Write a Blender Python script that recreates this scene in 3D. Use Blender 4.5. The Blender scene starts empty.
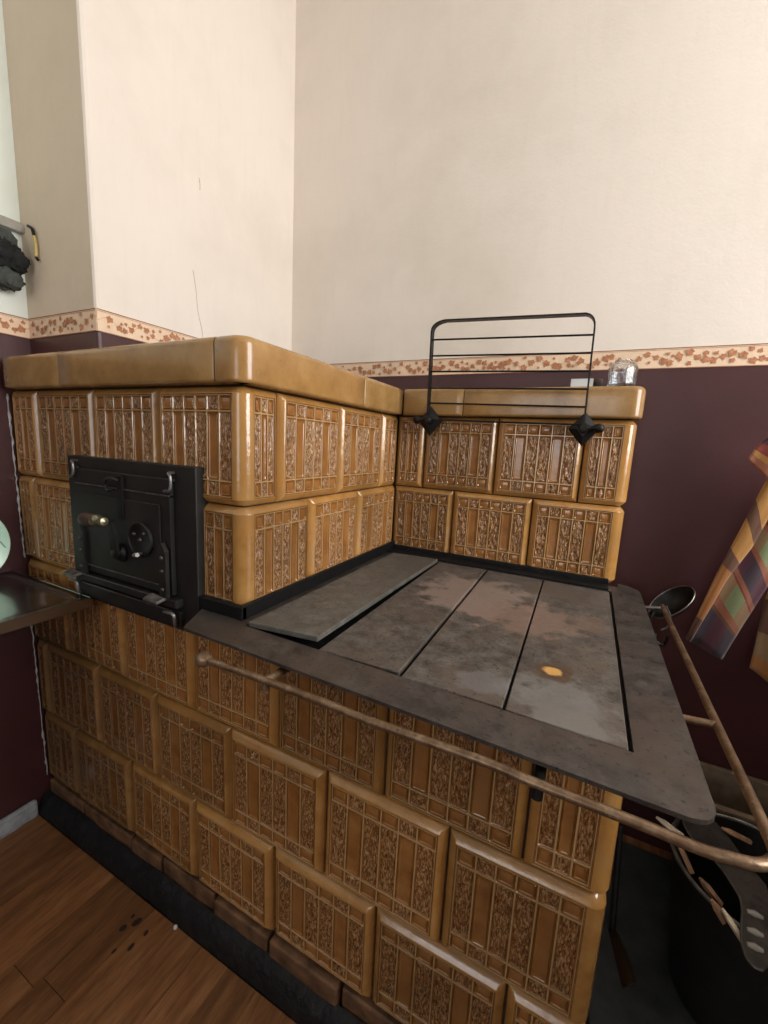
import bpy, bmesh, math, random
import numpy as np
from mathutils import Vector, Matrix, noise

# ------------------------------------------------------------------ camera
CAM = Vector((1.2999, -0.5350, 1.0807)); YAW, PITCH, ROLL, F = -0.4547, -0.1604, 0.05, 414.78
FWD = Vector((math.sin(YAW)*math.cos(PITCH), math.cos(YAW)*math.cos(PITCH), math.sin(PITCH)))
_r = Vector((math.cos(YAW), -math.sin(YAW), 0)); _u = _r.cross(FWD)
RIGHT = math.cos(ROLL)*_r + math.sin(ROLL)*_u
UP = -math.sin(ROLL)*_r + math.cos(ROLL)*_u
scene = bpy.context.scene
col = scene.collection
cd = bpy.data.cameras.new('camera'); cam = bpy.data.objects.new('camera', cd); col.objects.link(cam)
cam.matrix_world = Matrix(((RIGHT.x, UP.x, -FWD.x, CAM.x), (RIGHT.y, UP.y, -FWD.y, CAM.y),
                           (RIGHT.z, UP.z, -FWD.z, CAM.z), (0, 0, 0, 1)))
cd.sensor_fit = 'HORIZONTAL'; cd.sensor_width = 36; cd.lens = F/768*36; cd.clip_start = 0.02
scene.camera = cam

def at(px, py, ax, val):
    """point where the pixel's ray meets the plane axis=val"""
    d = FWD + (px-384)/F*RIGHT - (py-512)/F*UP
    return CAM + d*((val-CAM[ax])/d[ax])

# ------------------------------------------------------------------ light
scene.view_settings.view_transform = 'Standard'
scene.view_settings.look = 'None'
scene.view_settings.gamma = 1
scene.view_settings.use_curve_mapping = False
scene.view_settings.exposure = 0.0
w = bpy.data.worlds.new('world'); scene.world = w; w.use_nodes = True
w.node_tree.nodes['Background'].inputs[0].default_value = (0.75, 0.85, 1.0, 1)
w.node_tree.nodes['Background'].inputs[1].default_value = 0.6
WIN = dict(y0=-0.65, y1=0.50, z0=1.0, z1=2.35, x=3.0)
def area(name, loc, rot, sx, sy, power, color):
    l = bpy.data.lights.new(name, 'AREA'); l.shape = 'RECTANGLE'; l.size = sx; l.size_y = sy
    l.energy = power; l.color = color
    o = bpy.data.objects.new(name, l); col.objects.link(o); o.location = loc; o.rotation_euler = rot
    return o
area('window_daylight', (WIN['x']+0.04, (WIN['y0']+WIN['y1'])/2, (WIN['z0']+WIN['z1'])/2), (0, math.radians(90), 0),
     WIN['z1']-WIN['z0'], WIN['y1']-WIN['y0'], 67, (1.0, 0.975, 0.94))
area('far_window_daylight', (1.0, -2.46, 1.35), (math.radians(90), 0, 0), 0.9, 1.1, 10.0, (0.93, 0.97, 1.0))

# ------------------------------------------------------------------ dimensions (metres)
XL = -0.02                  # left wall
YW = 0.735                  # back wall
XR, YF, ZT = 3.0, -2.5, 2.6
PX, PY = 0.269, 0.0566      # chimney pillar corner
A = 0.7645                  # right face of the tall oven block
L = 1.3854                  # right end of the stove
DB = 0.6306                 # face of the low back wall
RX = 1.3877
ZC = 0.758                  # cooktop
Z_BOT, Z_CB, Z_BC, Z_AB, Z_AT = 0.055, 0.094, 0.298, 0.512, 0.737
Z2, Z3, Z4 = 0.958, 1.169, 1.246
ZB, ZB2 = 1.351, 1.302      # wallpaper border
rng = random.Random(7)

# ------------------------------------------------------------------ helpers
class MB:
    def __init__(s): s.v = []; s.f = []; s.m = []
    def add(s, v, f, m=0):
        o = len(s.v); s.v += [tuple(p) for p in v]
        s.f += [tuple(i+o for i in q) for q in f]; s.m += [m]*len(f)
    def box(s, a, b, m=0, mat=None):
        x0, y0, z0 = a; x1, y1, z1 = b
        v = [Vector(p) for p in ((x0,y0,z0),(x1,y0,z0),(x1,y1,z0),(x0,y1,z0),(x0,y0,z1),(x1,y0,z1),(x1,y1,z1),(x0,y1,z1))]
        if mat: v = [mat @ p for p in v]
        s.add(v, [(3,2,1,0),(4,5,6,7),(0,1,5,4),(1,2,6,5),(2,3,7,6),(3,0,4,7)], m)
    def tube(s, pts, r, n=12, m=0, cap=True):
        pts = [Vector(p) for p in pts]; rs = r if isinstance(r, (list, tuple)) else [r]*len(pts)
        v = []; t0 = (pts[1]-pts[0]).normalized()
        a = t0.orthogonal().normalized()
        for i, p in enumerate(pts):
            t = (pts[min(i+1, len(pts)-1)]-pts[max(i-1, 0)]).normalized()
            a = (a - a.dot(t)*t).normalized(); b = t.cross(a)
            for k in range(n):
                g = 2*math.pi*k/n; v.append(p + rs[i]*(math.cos(g)*a+math.sin(g)*b))
        f = [(i*n+k, i*n+(k+1) % n, (i+1)*n+(k+1) % n, (i+1)*n+k) for i in range(len(pts)-1) for k in range(n)]
        if cap: f += [tuple(range(n-1, -1, -1)), tuple((len(pts)-1)*n+k for k in range(n))]
        s.add(v, f, m)
    def lathe(s, prof, origin=(0,0,0), axis=(0,0,1), n=24, m=0):
        ax = Vector(axis).normalized(); a = ax.orthogonal().normalized(); b = ax.cross(a); o = Vector(origin)
        v = []
        for (r, h) in prof:
            for k in range(n):
                g = 2*math.pi*k/n; v.append(o+ax*h+max(r, 1e-5)*(math.cos(g)*a+math.sin(g)*b))
        f = [(i*n+k, i*n+(k+1) % n, (i+1)*n+(k+1) % n, (i+1)*n+k) for i in range(len(prof)-1) for k in range(n)]
        s.add(v, f, m)
    def prism(s, poly, d, m=0):
        """poly: list of 3D points (planar), d: extrusion vector"""
        n = len(poly); d = Vector(d); p = [Vector(q) for q in poly]
        s.add(p+[q+d for q in p], [tuple(range(n-1, -1, -1)), tuple(range(n, 2*n))]+[(i, (i+1) % n, n+(i+1) % n, n+i) for i in range(n)], m)
    def build(s, name, mats, parent=None, smooth=False, bevel=0, seg=2, fix=True):
        me = bpy.data.meshes.new(name); me.from_pydata(s.v, [], s.f)
        if not isinstance(mats, (list, tuple)): mats = [mats]
        for q in mats: me.materials.append(q)
        me.polygons.foreach_set('material_index', s.m)
        bm = bmesh.new(); bm.from_mesh(me)
        if fix: bmesh.ops.recalc_face_normals(bm, faces=bm.faces)
        if bevel:
            ed = [e for e in bm.edges if len(e.link_faces) == 2 and e.calc_face_angle(0) > 0.6]
            bmesh.ops.bevel(bm, geom=ed, offset=bevel, segments=seg, affect='EDGES', profile=0.5)
        bm.to_mesh(me); bm.free()
        if smooth:
            me.polygons.foreach_set('use_smooth', [True]*len(me.polygons))
            me.set_sharp_from_angle(angle=math.radians(42))
        o = bpy.data.objects.new(name, me); col.objects.link(o)
        if parent: o.parent = parent
        return o
def tag(o, label=None, cat=None, group=None, kind=None):
    for k, val in (('label', label), ('category', cat), ('group', group), ('kind', kind)):
        if val: o[k] = val
    return o
def empty(name, loc=(0,0,0)):
    o = bpy.data.objects.new(name, None); col.objects.link(o); o.location = loc; o.empty_display_size = .1
    return o
def adopt(parent, *kids):
    """parent world-space meshes to an Empty that is not at the origin"""
    for k in kids: k.parent = parent; k.matrix_parent_inverse = Matrix.Translation(-parent.location)

# ------------------------------------------------------------------ materials
class N:
    """tiny node helper"""
    def __init__(s, name):
        s.mat = bpy.data.materials.new(name); s.mat.use_nodes = True
        s.t = s.mat.node_tree; s.b = s.t.nodes['Principled BSDF']
    def n(s, typ, **kw):
        x = s.t.nodes.new(typ)
        for k, val in kw.items():
            if k in x.inputs and not hasattr(x, k): x.inputs[k].default_value = val
            else: setattr(x, k, val)
        return x
    def l(s, a, b): s.t.links.new(a, b)
    def val(s, sock, v):
        s.b.inputs[sock].default_value = v
    def noise(s, scale, detail=3, rough=.55, vec=None, stretch=None):
        x = s.n('ShaderNodeTexNoise'); x.inputs['Scale'].default_value = scale
        x.inputs['Detail'].default_value = detail; x.inputs['Roughness'].default_value = rough
        if vec is None: vec = s.n('ShaderNodeNewGeometry').outputs['Position']
        if stretch:
            mp = s.n('ShaderNodeMapping'); mp.inputs['Scale'].default_value = stretch; s.l(vec, mp.inputs['Vector']); vec = mp.outputs[0]
        s.l(vec, x.inputs['Vector']); return x.outputs['Fac']
    def ramp(s, fac, stops, interp='LINEAR'):
        x = s.n('ShaderNodeValToRGB'); r = x.color_ramp; r.interpolation = interp
        while len(r.elements) < len(stops): r.elements.new(.5)
        for e, (p, c) in zip(r.elements, stops):
            e.position = p; e.color = (*c, 1) if len(c) == 3 else c
        s.l(fac, x.inputs[0]); return x.outputs[0]
    def mix(s, fac, a, b, mode='MIX'):
        x = s.n('ShaderNodeMix', data_type='RGBA', blend_type=mode)
        for sock, v in ((x.inputs[0], fac), (x.inputs[6], a), (x.inputs[7], b)):
            if hasattr(v, 'is_linked'): s.l(v, sock)
            elif isinstance(v, tuple): sock.default_value = (*v, 1) if len(v) == 3 else v
            else: sock.default_value = v
        return x.outputs[2]
    def math(s, op, a, b=0., c=None, clamp=False):
        x = s.n('ShaderNodeMath', operation=op, use_clamp=clamp)
        for i, v in enumerate((a, b, c)):
            if v is None: continue
            if hasattr(v, 'is_linked'): s.l(v, x.inputs[i])
            else: x.inputs[i].default_value = v
        return x.outputs[0]
    def bump(s, h, strength=.3, dist=.002):
        x = s.n('ShaderNodeBump'); x.inputs['Strength'].default_value = strength; x.inputs['Distance'].default_value = dist
        s.l(h, x.inputs['Height']); s.l(x.outputs[0], s.b.inputs['Normal'])
    def color(s, c): s.l(c, s.b.inputs['Base Color'])
    def rough(s, r):
        if hasattr(r, 'is_linked'): s.l(r, s.b.inputs['Roughness'])
        else: s.b.inputs['Roughness'].default_value = r
def plain(name, c, rough=.5, metal=0, var=.25, scale=30, bump=.15, bscale=None, bd=.001, spec=.5):
    m = N(name); f = m.noise(scale, 4)
    d = tuple(x*(1-var) for x in c); e = tuple(min(1, x*(1+var)) for x in c)
    m.color(m.ramp(f, [(.3, d), (.7, e)])); m.val('Metallic', metal); m.rough(rough); m.val('Specular IOR Level', spec)
    if bump: m.bump(m.noise(bscale or scale*4, 3), bump, bd)
    return m.mat

def wall_material(name, top, dado=(.060, .0175, .0185)):
    m = N(name); pos = m.n('ShaderNodeNewGeometry').outputs['Position']
    z = m.n('ShaderNodeSeparateXYZ'); m.l(pos, z.inputs[0]); z = z.outputs[2]
    big = m.noise(1.6, 5, .6); fine = m.noise(60, 2, .5, stretch=(1, 1, .12))
    c = m.ramp(big, [(.32, tuple(t*.90*k for t, k in zip(top, (.99, .985, .96)))), (.5, top), (.68, tuple(min(1, t*1.03) for t in top))])
    c = m.mix(m.math('MULTIPLY', m.math('SUBTRACT', fine, .5), .35, clamp=True), c, tuple(t*.78 for t in top))
    dk = m.ramp(m.noise(3, 4), [(.3, tuple(t*.8 for t in dado)), (.7, tuple(t*1.2 for t in dado))])
    up = m.math('GREATER_THAN', z, ZB2+.02)
    m.color(m.mix(up, dk, c))
    m.rough(m.math('MULTIPLY_ADD', up, .40, .42))
    m.bump(m.math('ADD', m.noise(14, 5), m.math('MULTIPLY', m.noise(140, 2), .25)), .25, .004)
    return m.mat
M = {}
M['wall'] = wall_material('wall_paper_cream', (.80, .725, .65))
M['wall_left'] = wall_material('wall_paint_pale', (.76, .80, .735))
M['wall_shade_tan'] = wall_material('wall_paper_shade_tan', (.68, .575, .45))  # shading of the pillar front put into the paper colour as tan
M['ceiling'] = plain('ceiling_white', (.78, .75, .70), .9, var=.03)
def tile_material():
    m = N('amber_glazed_tile'); oi = m.n('ShaderNodeObjectInfo')
    at_ = m.n('ShaderNodeAttribute', attribute_name='zone'); g = at_.outputs['Fac']
    pos = m.n('ShaderNodeNewGeometry').outputs['Position']
    blot = m.noise(22, 4, .6); grain = m.noise(380, 2, .6, stretch=(1, 1, .30))
    rim = m.ramp(blot, [(.25, (.285, .132, .034)), (.5, (.395, .20, .057)), (.8, (.47, .27, .098))])
    wavy = m.ramp(grain, [(.32, (.125, .046, .013)), (.43, (.215, .088, .025)), (.53, (.30, .138, .043)), (.60, (.50, .33, .17)), (.67, (.34, .17, .055))])  # pale stops paint whitish glints into the wavy relief
    bar = m.ramp(blot, [(.3, (.22, .086, .021)), (.7, (.35, .160, .045))])
    line = (.43, .275, .125)
    c = m.mix(m.ramp(g, [(.0, (0,0,0)), (.4, (1,1,1))]), wavy, bar)
    c = m.mix(m.ramp(g, [(.64, (0,0,0)), (.78, (1,1,1))]), c, line)
    c = m.mix(m.ramp(g, [(.84, (0,0,0)), (1., (1,1,1))]), c, rim)
    v = m.math('MULTIPLY_ADD', oi.outputs['Random'], .42, .80)
    x = m.n('ShaderNodeMix', data_type='RGBA', blend_type='MULTIPLY'); x.inputs[0].default_value = 1
    cc = m.n('ShaderNodeCombineColor'); m.l(v, cc.inputs[0]); m.l(v, cc.inputs[1]); m.l(v, cc.inputs[2])
    m.l(c, x.inputs[6]); m.l(cc.outputs[0], x.inputs[7])
    # soot and grease; the lower-left darkening is dirt plus painted shade
    soot = m.ramp(m.noise(5.5, 5, .65), [(.52, (0,0,0)), (.75, (1,1,1))])
    dd = m.n('ShaderNodeVectorMath', operation='DISTANCE'); m.l(pos, dd.inputs[0]); dd.inputs[1].default_value = (0, 0, .34)
    gr = m.math('ADD', dd.outputs['Value'], m.math('MULTIPLY', m.math('SUBTRACT', m.noise(9, 6, .7), .5), .55))
    grime_shade = m.ramp(m.math('DIVIDE', gr, .55), [(.35, (.62,.62,.62)), (1., (0,0,0))])
    cgr = m.mix(m.math('MULTIPLY', soot, .45), x.outputs[2], (.05, .026, .014))
    m.color(m.mix(grime_shade, cgr, (.030, .019, .012)))
    m.rough(m.math('MULTIPLY_ADD', m.noise(60, 3), .18, .09)); m.val('IOR', 1.6)
    m.val('Coat Weight', .25); m.val('Coat Roughness', .12)
    wv = m.math('SUBTRACT', 1., m.math('MULTIPLY', g, 2.), clamp=True)
    h = m.math('ADD', m.math('MULTIPLY', m.noise(380, 2, .6, stretch=(1, 1, .30)), wv), m.math('MULTIPLY', m.noise(50, 2), .15))
    m.bump(h, 1., .004)
    return m.mat
M['tile'] = tile_material()
def cornice_material():
    m = N('amber_glazed_cornice'); oi = m.n('ShaderNodeObjectInfo')
    b = m.noise(18, 5, .6); f = m.noise(120, 2)
    c1 = m.ramp(b, [(.25, (.22, .128, .046)), (.55, (.30, .187, .072)), (.8, (.37, .24, .10))])
    c2 = m.ramp(b, [(.25, (.27, .140, .044)), (.55, (.36, .195, .064)), (.8, (.43, .25, .095))])
    c = m.mix(oi.outputs['Random'], c1, c2)
    c = m.mix(m.ramp(f, [(.62, (0,0,0)), (.75, (.35,.35,.35))]), c, (.16, .08, .03))
    m.color(c); m.rough(m.math('MULTIPLY_ADD', m.noise(40, 3), .15, .16)); m.val('Coat Weight', .2)
    m.bump(m.noise(35, 2), .12, .003); return m.mat
M['cornice'] = cornice_material()
M['grout'] = plain('sooty_grout', (.030, .018, .011), .9, var=.4, scale=40, bump=.5)
M['mortar'] = plain('white_mortar', (.42, .42, .42), .9, var=.35, scale=70, bump=.6)
M['base'] = plain('dirty_base_clay', (.14, .072, .036), .6, var=.65, scale=26, bump=.5, bd=.003)
def iron(name, base, hi, rust, rough=.48, metal=.35, spot=None):
    m = N(name); oi = m.n('ShaderNodeObjectInfo')
    big = m.noise(7, 6, .65); mid = m.noise(30, 8, .75); sp = m.noise(160, 2)
    c = m.ramp(mid, [(.36, base), (.64, hi)])
    c = m.mix(m.ramp(big, [(.50, (0,0,0)), (.62, (.75,.75,.75))]), c, rust)
    c = m.mix(m.ramp(sp, [(.30, (.7,.7,.7)), (.38, (0,0,0))]), c, tuple(b*.4 for b in base))
    if spot:
        pos = m.n('ShaderNodeNewGeometry').outputs['Position']
        for (p, r, cc, k) in spot:
            d = m.n('ShaderNodeVectorMath', operation='DISTANCE'); m.l(pos, d.inputs[0]); d.inputs[1].default_value = p
            q = m.math('ADD', d.outputs['Value'], m.math('MULTIPLY', m.math('SUBTRACT', m.noise(24, 5, .6), .5), r*2.2))
            fac = m.ramp(m.math('DIVIDE', q, r), [(.65, (k,k,k)), (1., (0,0,0))])
            c = m.mix(fac, c, cc)
    m.color(c); m.val('Metallic', metal)
    m.rough(m.math('MULTIPLY_ADD', mid, .25, rough-.12))
    m.bump(m.math('ADD', m.math('MULTIPLY', m.noise(45, 5, .7), 1.), m.math('MULTIPLY', m.noise(300, 2), .3)), .35, .0025)
    return m.mat
M['plate_iron'] = iron('cast_iron_plate', (.055, .049, .044), (.155, .140, .125), (.125, .096, .078), .46, .25,
    spot=[((1.10, .36, ZC), .14, (.29, .225, .195), .8), ((1.22, .29, ZC), .10, (.25, .175, .14), .7), ((1.33, .33, ZC), .05, (.20, .13, .10), .5),
          ((1.30, .02, ZC), .075, (.22, .215, .205), .6), ((1.2, .02, ZC), .04, (.2, .2, .21), .5), ((1.284, .099, ZC), .032, (.10, .058, .035), .9), ((1.283, .100, ZC), .015, (.62, .36, .11), 1.)])
M['frame_iron'] = iron('cast_iron_frame', (.026, .022, .020), (.088, .075, .067), (.075, .053, .042), .46, .25)
M['grey_plate'] = iron('pale_iron_plate', (.075, .074, .066), (.17, .166, .150), (.12, .108, .094), .48, .25)
M['black_iron'] = plain('black_iron', (.007, .0065, .0065), .42, .1, var=.4, scale=50, bump=.3, spec=.3)
M['soot_iron'] = plain('soot_black_angle_iron', (.006, .006, .0065), .55, 0, var=.3, scale=40, bump=.3, spec=.2)
M['worn_steel'] = plain('worn_steel_edges', (.20, .19, .18), .38, .8, var=.4, scale=60)
M['dull_steel'] = plain('dull_steel', (.07, .065, .06), .42, .6, var=.4, scale=60)
M['door_glaze'] = plain('oven_door_iron', (.0075, .006, .0055), .55, .0, var=.6, scale=18, bump=.35, bscale=60)
M['rust_rail'] = None
def rail_material():
    m = N('rusty_rail_steel'); f = m.noise(40, 5, .7); g = m.noise(180, 2)
    c = m.ramp(f, [(.3, (.085, .048, .026)), (.5, (.175, .108, .062)), (.7, (.30, .215, .14))])
    m.color(m.mix(m.ramp(g, [(.62, (0,0,0)), (.7, (.6,.6,.6))]), c, (.045, .025, .018)))
    m.val('Metallic', .55); m.rough(.36); m.bump(g, .2, .001); return m.mat
M['rust_rail'] = rail_material()
M['tar'] = plain('black_tar_skirting', (.010, .010, .011), .55, var=.5, scale=40, bump=.9, bscale=45, bd=.006, spec=.25)
M['skirting'] = plain('worn_pale_skirting', (.27, .29, .31), .5, var=.55, scale=26, bump=.3)
M['stainless'] = plain('stainless_drainboard', (.36, .35, .34), .2, 1, var=.2, scale=12, bump=.15)
M['mint'] = plain('mint_enamel', (.50, .74, .60), .18, var=.06, scale=8, bump=0)
M['mint_mark'] = plain('mint_grey_mark', (.20, .30, .27), .25, var=.2, bump=0)
M['brass'] = plain('tarnished_brass', (.30, .27, .17), .3, .8, var=.4, scale=40)
M['wood_dark'] = plain('dark_wood_grip', (.055, .028, .018), .45, var=.4, scale=50)
M['border'] = plain('border_paper_peach', (.80, .60, .43), .8, var=.08, scale=20, bump=.1)
M['border_leaf'] = plain('border_print_leaf', (.46, .20, .10), .8, var=.35, scale=120, bump=0)
M['border_vine'] = plain('border_print_vine', (.55, .33, .16), .8, var=.2, scale=80, bump=0)
M['border_line'] = plain('border_print_line', (.30, .13, .075), .8, var=.2, bump=0)
M['stick'] = plain('kindling_wood', (.36, .20, .115), .7, var=.5, scale=40, bump=.5)
M['stick_pale'] = plain('pale_kindling_wood', (.62, .52, .38), .7, var=.2, scale=40)
M['old_wood'] = plain('old_crate_wood', (.16, .115, .075), .75, var=.4, scale=20, bump=.4)
M['bucket'] = plain('sooty_enamel', (.016, .014, .012), .45, .2, var=.6, scale=14, bump=.4)
M['bucket_rim'] = plain('bucket_rim_steel', (.17, .165, .15), .4, .7, var=.4, scale=40)
M['grey_floor'] = plain('grey_hearth_sheet', (.055, .062, .062), .45, .4, var=.35, scale=16, bump=.3)
M['cloth_dark'] = plain('dark_grey_cloth', (.009, .009, .009), .9, var=.6, scale=30, bump=.8, bscale=90, bd=.004)
M['cloth_grey'] = plain('grey_cloth', (.055, .062, .055), .9, var=.4, scale=40, bump=.8, bscale=90, bd=.004)
M['batten'] = plain('grey_batten', (.33, .31, .27), .6, var=.2, scale=30)
M['batten_dark'] = plain('crack_grey', (.30, .26, .22), .9, bump=0)
M['yellow'] = plain('yellow_plastic', (.55, .42, .13), .4, var=.15)
M['cupboard'] = plain('shade_cupboard_brown', (.10, .055, .03), .5, var=.3, scale=12)
def glass(name, c, rough=.03):
    m = N(name); m.val('Base Color', (*c, 1)); m.val('Transmission Weight', 1.); m.rough(rough); m.val('IOR', 1.5)
    m.bump(m.noise(60, 2), .5, .004); return m.mat
_d = N('frosted_glass'); _d.val('Base Color', (.85, .88, .88, 1)); _d.val('Transmission Weight', .45); _d.rough(.25); M['frosted'] = _d.mat
M['glass'] = glass('pressed_glass', (.93, .97, 1.))

def floor_material():
    m = N('laminate_plank'); oi = m.n('ShaderNodeObjectInfo')
    pos = m.n('ShaderNodeNewGeometry').outputs['Position']
    off = m.n('ShaderNodeVectorMath', operation='ADD'); m.l(pos, off.inputs[0])
    cmb = m.n('ShaderNodeCombineXYZ'); m.l(m.math('MULTIPLY', oi.outputs['Random'], 37.), cmb.inputs[2]); m.l(cmb.outputs[0], off.inputs[1])
    g = m.noise(14, 6, .65, vec=off.outputs[0], stretch=(3.2, .45, 1)); fine = m.noise(60, 4, .6, vec=off.outputs[0], stretch=(5, .35, 1))
    a = m.ramp(g, [(.25, (.105, .040, .014)), (.5, (.23, .098, .036)), (.78, (.36, .175, .072))])
    a = m.mix(m.ramp(fine, [(.32, (.55,.55,.55)), (.5, (0,0,0))]), a, (.085, .034, .013))
    v = m.math('MULTIPLY_ADD', oi.outputs['Random'], .5, .70)
    cc = m.n('ShaderNodeCombineColor'); [m.l(v, cc.inputs[i]) for i in range(3)]
    m.color(m.mix(1., a, cc.outputs[0], 'MULTIPLY')); m.rough(.42); m.bump(fine, .08, .001); return m.mat
M['plank'] = floor_material()
M['burn'] = plain('burn_mark', (.018, .010, .006), .6, bump=0)
M['crumb'] = plain('white_crumb', (.75, .72, .66), .8, bump=0)

# ------------------------------------------------------------------ setting
def slab(name, a, b, mat, parent=None):
    m = MB(); m.box(a, b); o = m.build(name, mat, parent)
    if not parent: tag(o, kind='structure')
    return o
floor = slab('floor', (XL-.1, YF-.1, -.06), (XR+.1, YW+.1, -.008), M['grout'])
# strip laminate, planks run front to back
PWD = .0765; nx = int((XR-XL)/PWD)+1
r2 = random.Random(3); count = 0
for i in range(nx):
    x0 = XL+.004+i*PWD; x1 = min(x0+PWD-.0008, XR)
    y = -.033 if x1 < L+.09 else YW-.004
    lens = [r2.uniform(.18, .5)]
    while y > YF+.01:
        ln = (lens.pop() if lens else (.46 if y > -1.0 else .9))
        y1 = max(y-ln, YF)
        if y1-YF < .1: y1 = YF
        m = MB(); m.box((x0, y1+.0006, -.008), (x1, y-.0006, 0)); o = m.build('plank', M['plank'], floor); count += 1
        y = y1
slab('ceiling', (XL-.1, YF-.1, ZT), (XR+.1, YW+.1, ZT+.1), M['ceiling'])
slab('wall_back', (XL-.1, YW, -.05), (XR+.1, YW+.1, ZT), M['wall'])
m = MB(); m.prism([(-.12, YF, -.05), (.006, YF, -.05), (.004, YF, .08), (-.016, YF, .80), (-.022, YF, 1.2), (-.022, YF, ZT), (-.12, YF, ZT)], (0, YW-YF, 0))
tag(m.build('wall_left', M['wall_left']), kind='structure')   # old wall, out of plumb
slab('wall_front', (XL-.1, YF-.1, -.05), (XR+.1, YF, ZT), M['wall'])
m = MB()   # right wall with the window opening
m.box((XR, YF, -.05), (XR+.1, YW, WIN['z0'])); m.box((XR, YF, WIN['z1']), (XR+.1, YW, ZT))
m.box((XR, YF, WIN['z0']), (XR+.1, WIN['y0'], WIN['z1'])); m.box((XR, WIN['y1'], WIN['z0']), (XR+.1, YW, WIN['z1']))
tag(m.build('wall_right', M['wall']), kind='structure')
m = MB()
for (ya, yb, za, zb_) in ((WIN['y0'], WIN['y1'], WIN['z0'], WIN['z0']+.05), (WIN['y0'], WIN['y1'], WIN['z1']-.05, WIN['z1']),
                         (WIN['y0'], WIN['y0']+.05, WIN['z0'], WIN['z1']), (WIN['y1']-.05, WIN['y1'], WIN['z0'], WIN['z1']),
                         (-.10, -.05, WIN['z0'], WIN['z1'])):
    m.box((XR-.01, ya, za), (XR+.03, yb, zb_))
tag(m.build('window_1', M['ceiling']), kind='structure')
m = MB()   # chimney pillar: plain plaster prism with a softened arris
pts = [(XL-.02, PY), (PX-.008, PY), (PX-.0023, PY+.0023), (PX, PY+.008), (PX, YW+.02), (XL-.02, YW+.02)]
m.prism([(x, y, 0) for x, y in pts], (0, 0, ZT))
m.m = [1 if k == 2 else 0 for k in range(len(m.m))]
pillar = tag(m.build('wall_pillar', [M['wall'], M['wall_shade_tan']]), kind='structure')
m = MB(); m.box((.006, YF, 0), (.022, -.034, .052)); tag(m.build('baseboard_left', M['skirting'], bevel=.006), kind='structure')

for pp in (((193, 270), (196, 290), (198, 312), (202, 330), (203, 338)), ((199, 178), (200, 184), (200, 190))):   # hairline cracks
    m = MB(); m.tube([at(a, b, 0, PX+.0002) for a, b in pp], .0006, 5); m.build('plaster_crack', M['batten_dark'], pillar)
# wallpaper border: a paper strip with printed ivy, one per wall run
def border(run, length, seed, name='wallpaper_border', parent=None):
    """run(s, z, d) -> world point; d = distance off the wall"""
    rr = random.Random(seed)
    n = max(2, int(length/.3)+1); m = MB()
    for i in range(n-1):
        s0, s1 = length*i/(n-1), length*(i+1)/(n-1)
        v = [run(s0, ZB2, .0004), run(s1, ZB2, .0004), run(s1, ZB, .0004), run(s0, ZB, .0004),
             run(s0, ZB2, .0014), run(s1, ZB2, .0014), run(s1, ZB, .0014), run(s0, ZB, .0014)]
        m.add(v, [(3,2,1,0),(4,5,6,7),(0,1,5,4),(1,2,6,5),(2,3,7,6),(3,0,4,7)])
    o = m.build(name, M['border'], parent)
    q = MB(); D = .0019
    for za, zb_ in ((ZB-.0022, ZB), (ZB2, ZB2+.0018), (ZB-.0048, ZB-.0040)):
        q.add([run(0, za, D), run(length, za, D), run(length, zb_, D), run(0, zb_, D)], [(0,1,2,3)], 2)
    s = 0.; zm = (ZB+ZB2)/2-.001
    pv = None
    while s < length:                                   # vine
        z = zm+.010*math.sin(s*2*math.pi/.085)
        if pv: q.add([run(pv[0], pv[1]-.0005, D), run(s, z-.0005, D), run(s, z+.0005, D), run(pv[0], pv[1]+.0005, D)], [(0,1,2,3)], 1)
        pv = (s, z); s += .006
    def leaf(cs, cz, sz, ang):
        pr = []
        for k, rad in enumerate((1.1, .62, .80, .55, .62, .30, .62, .55, .80, .62)):
            g = ang+2*math.pi*k/10; pr.append((cs+rad*sz*math.cos(g), min(ZB-.004, max(ZB2+.003, cz+rad*sz*math.sin(g)))))
        if any(a < 0.0005 or a > length-.0005 for a, b in pr): return
        e = D+.0002+rr.uniform(0, .0012)
        q.add([run(cs, cz, e)]+[run(a, b, e) for a, b in pr], [(0, 1+k, 1+(k+1) % 10) for k in range(10)], 0)
    s = .008
    while s < length-.006:
        ph = math.sin(s*2*math.pi/.085)
        leaf(s, zm+.010*ph+rr.uniform(-.003, .003), rr.uniform(.0090, .0135), rr.uniform(0, 6.3))
        if rr.random() < .75: leaf(s+rr.uniform(-.006, .006), zm-.012*ph+rr.uniform(-.004, .004), rr.uniform(.005, .0085), rr.uniform(0, 6.3))
        s += rr.uniform(.013, .023)
    p = q.build('ivy_print', [M['border_leaf'], M['border_vine'], M['border_line']], o, fix=False); p['kind'] = 'stuff'
    return o
for k, (f, ln) in enumerate(((lambda s, z, d: Vector((PX+s, YW-d, z)), XR-PX),
                             (lambda s, z, d: Vector((PX+d, PY+s, z)), YW-PY),
                             (lambda s, z, d: Vector((XL+s, PY-d, z)), PX-XL),
                             (lambda s, z, d: Vector((XL+d, YF+s, z)), PY-YF))):
    o = border(f, ln, 11+k, 'trim_%d' % (k+1)); tag(o, kind='structure')

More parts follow.
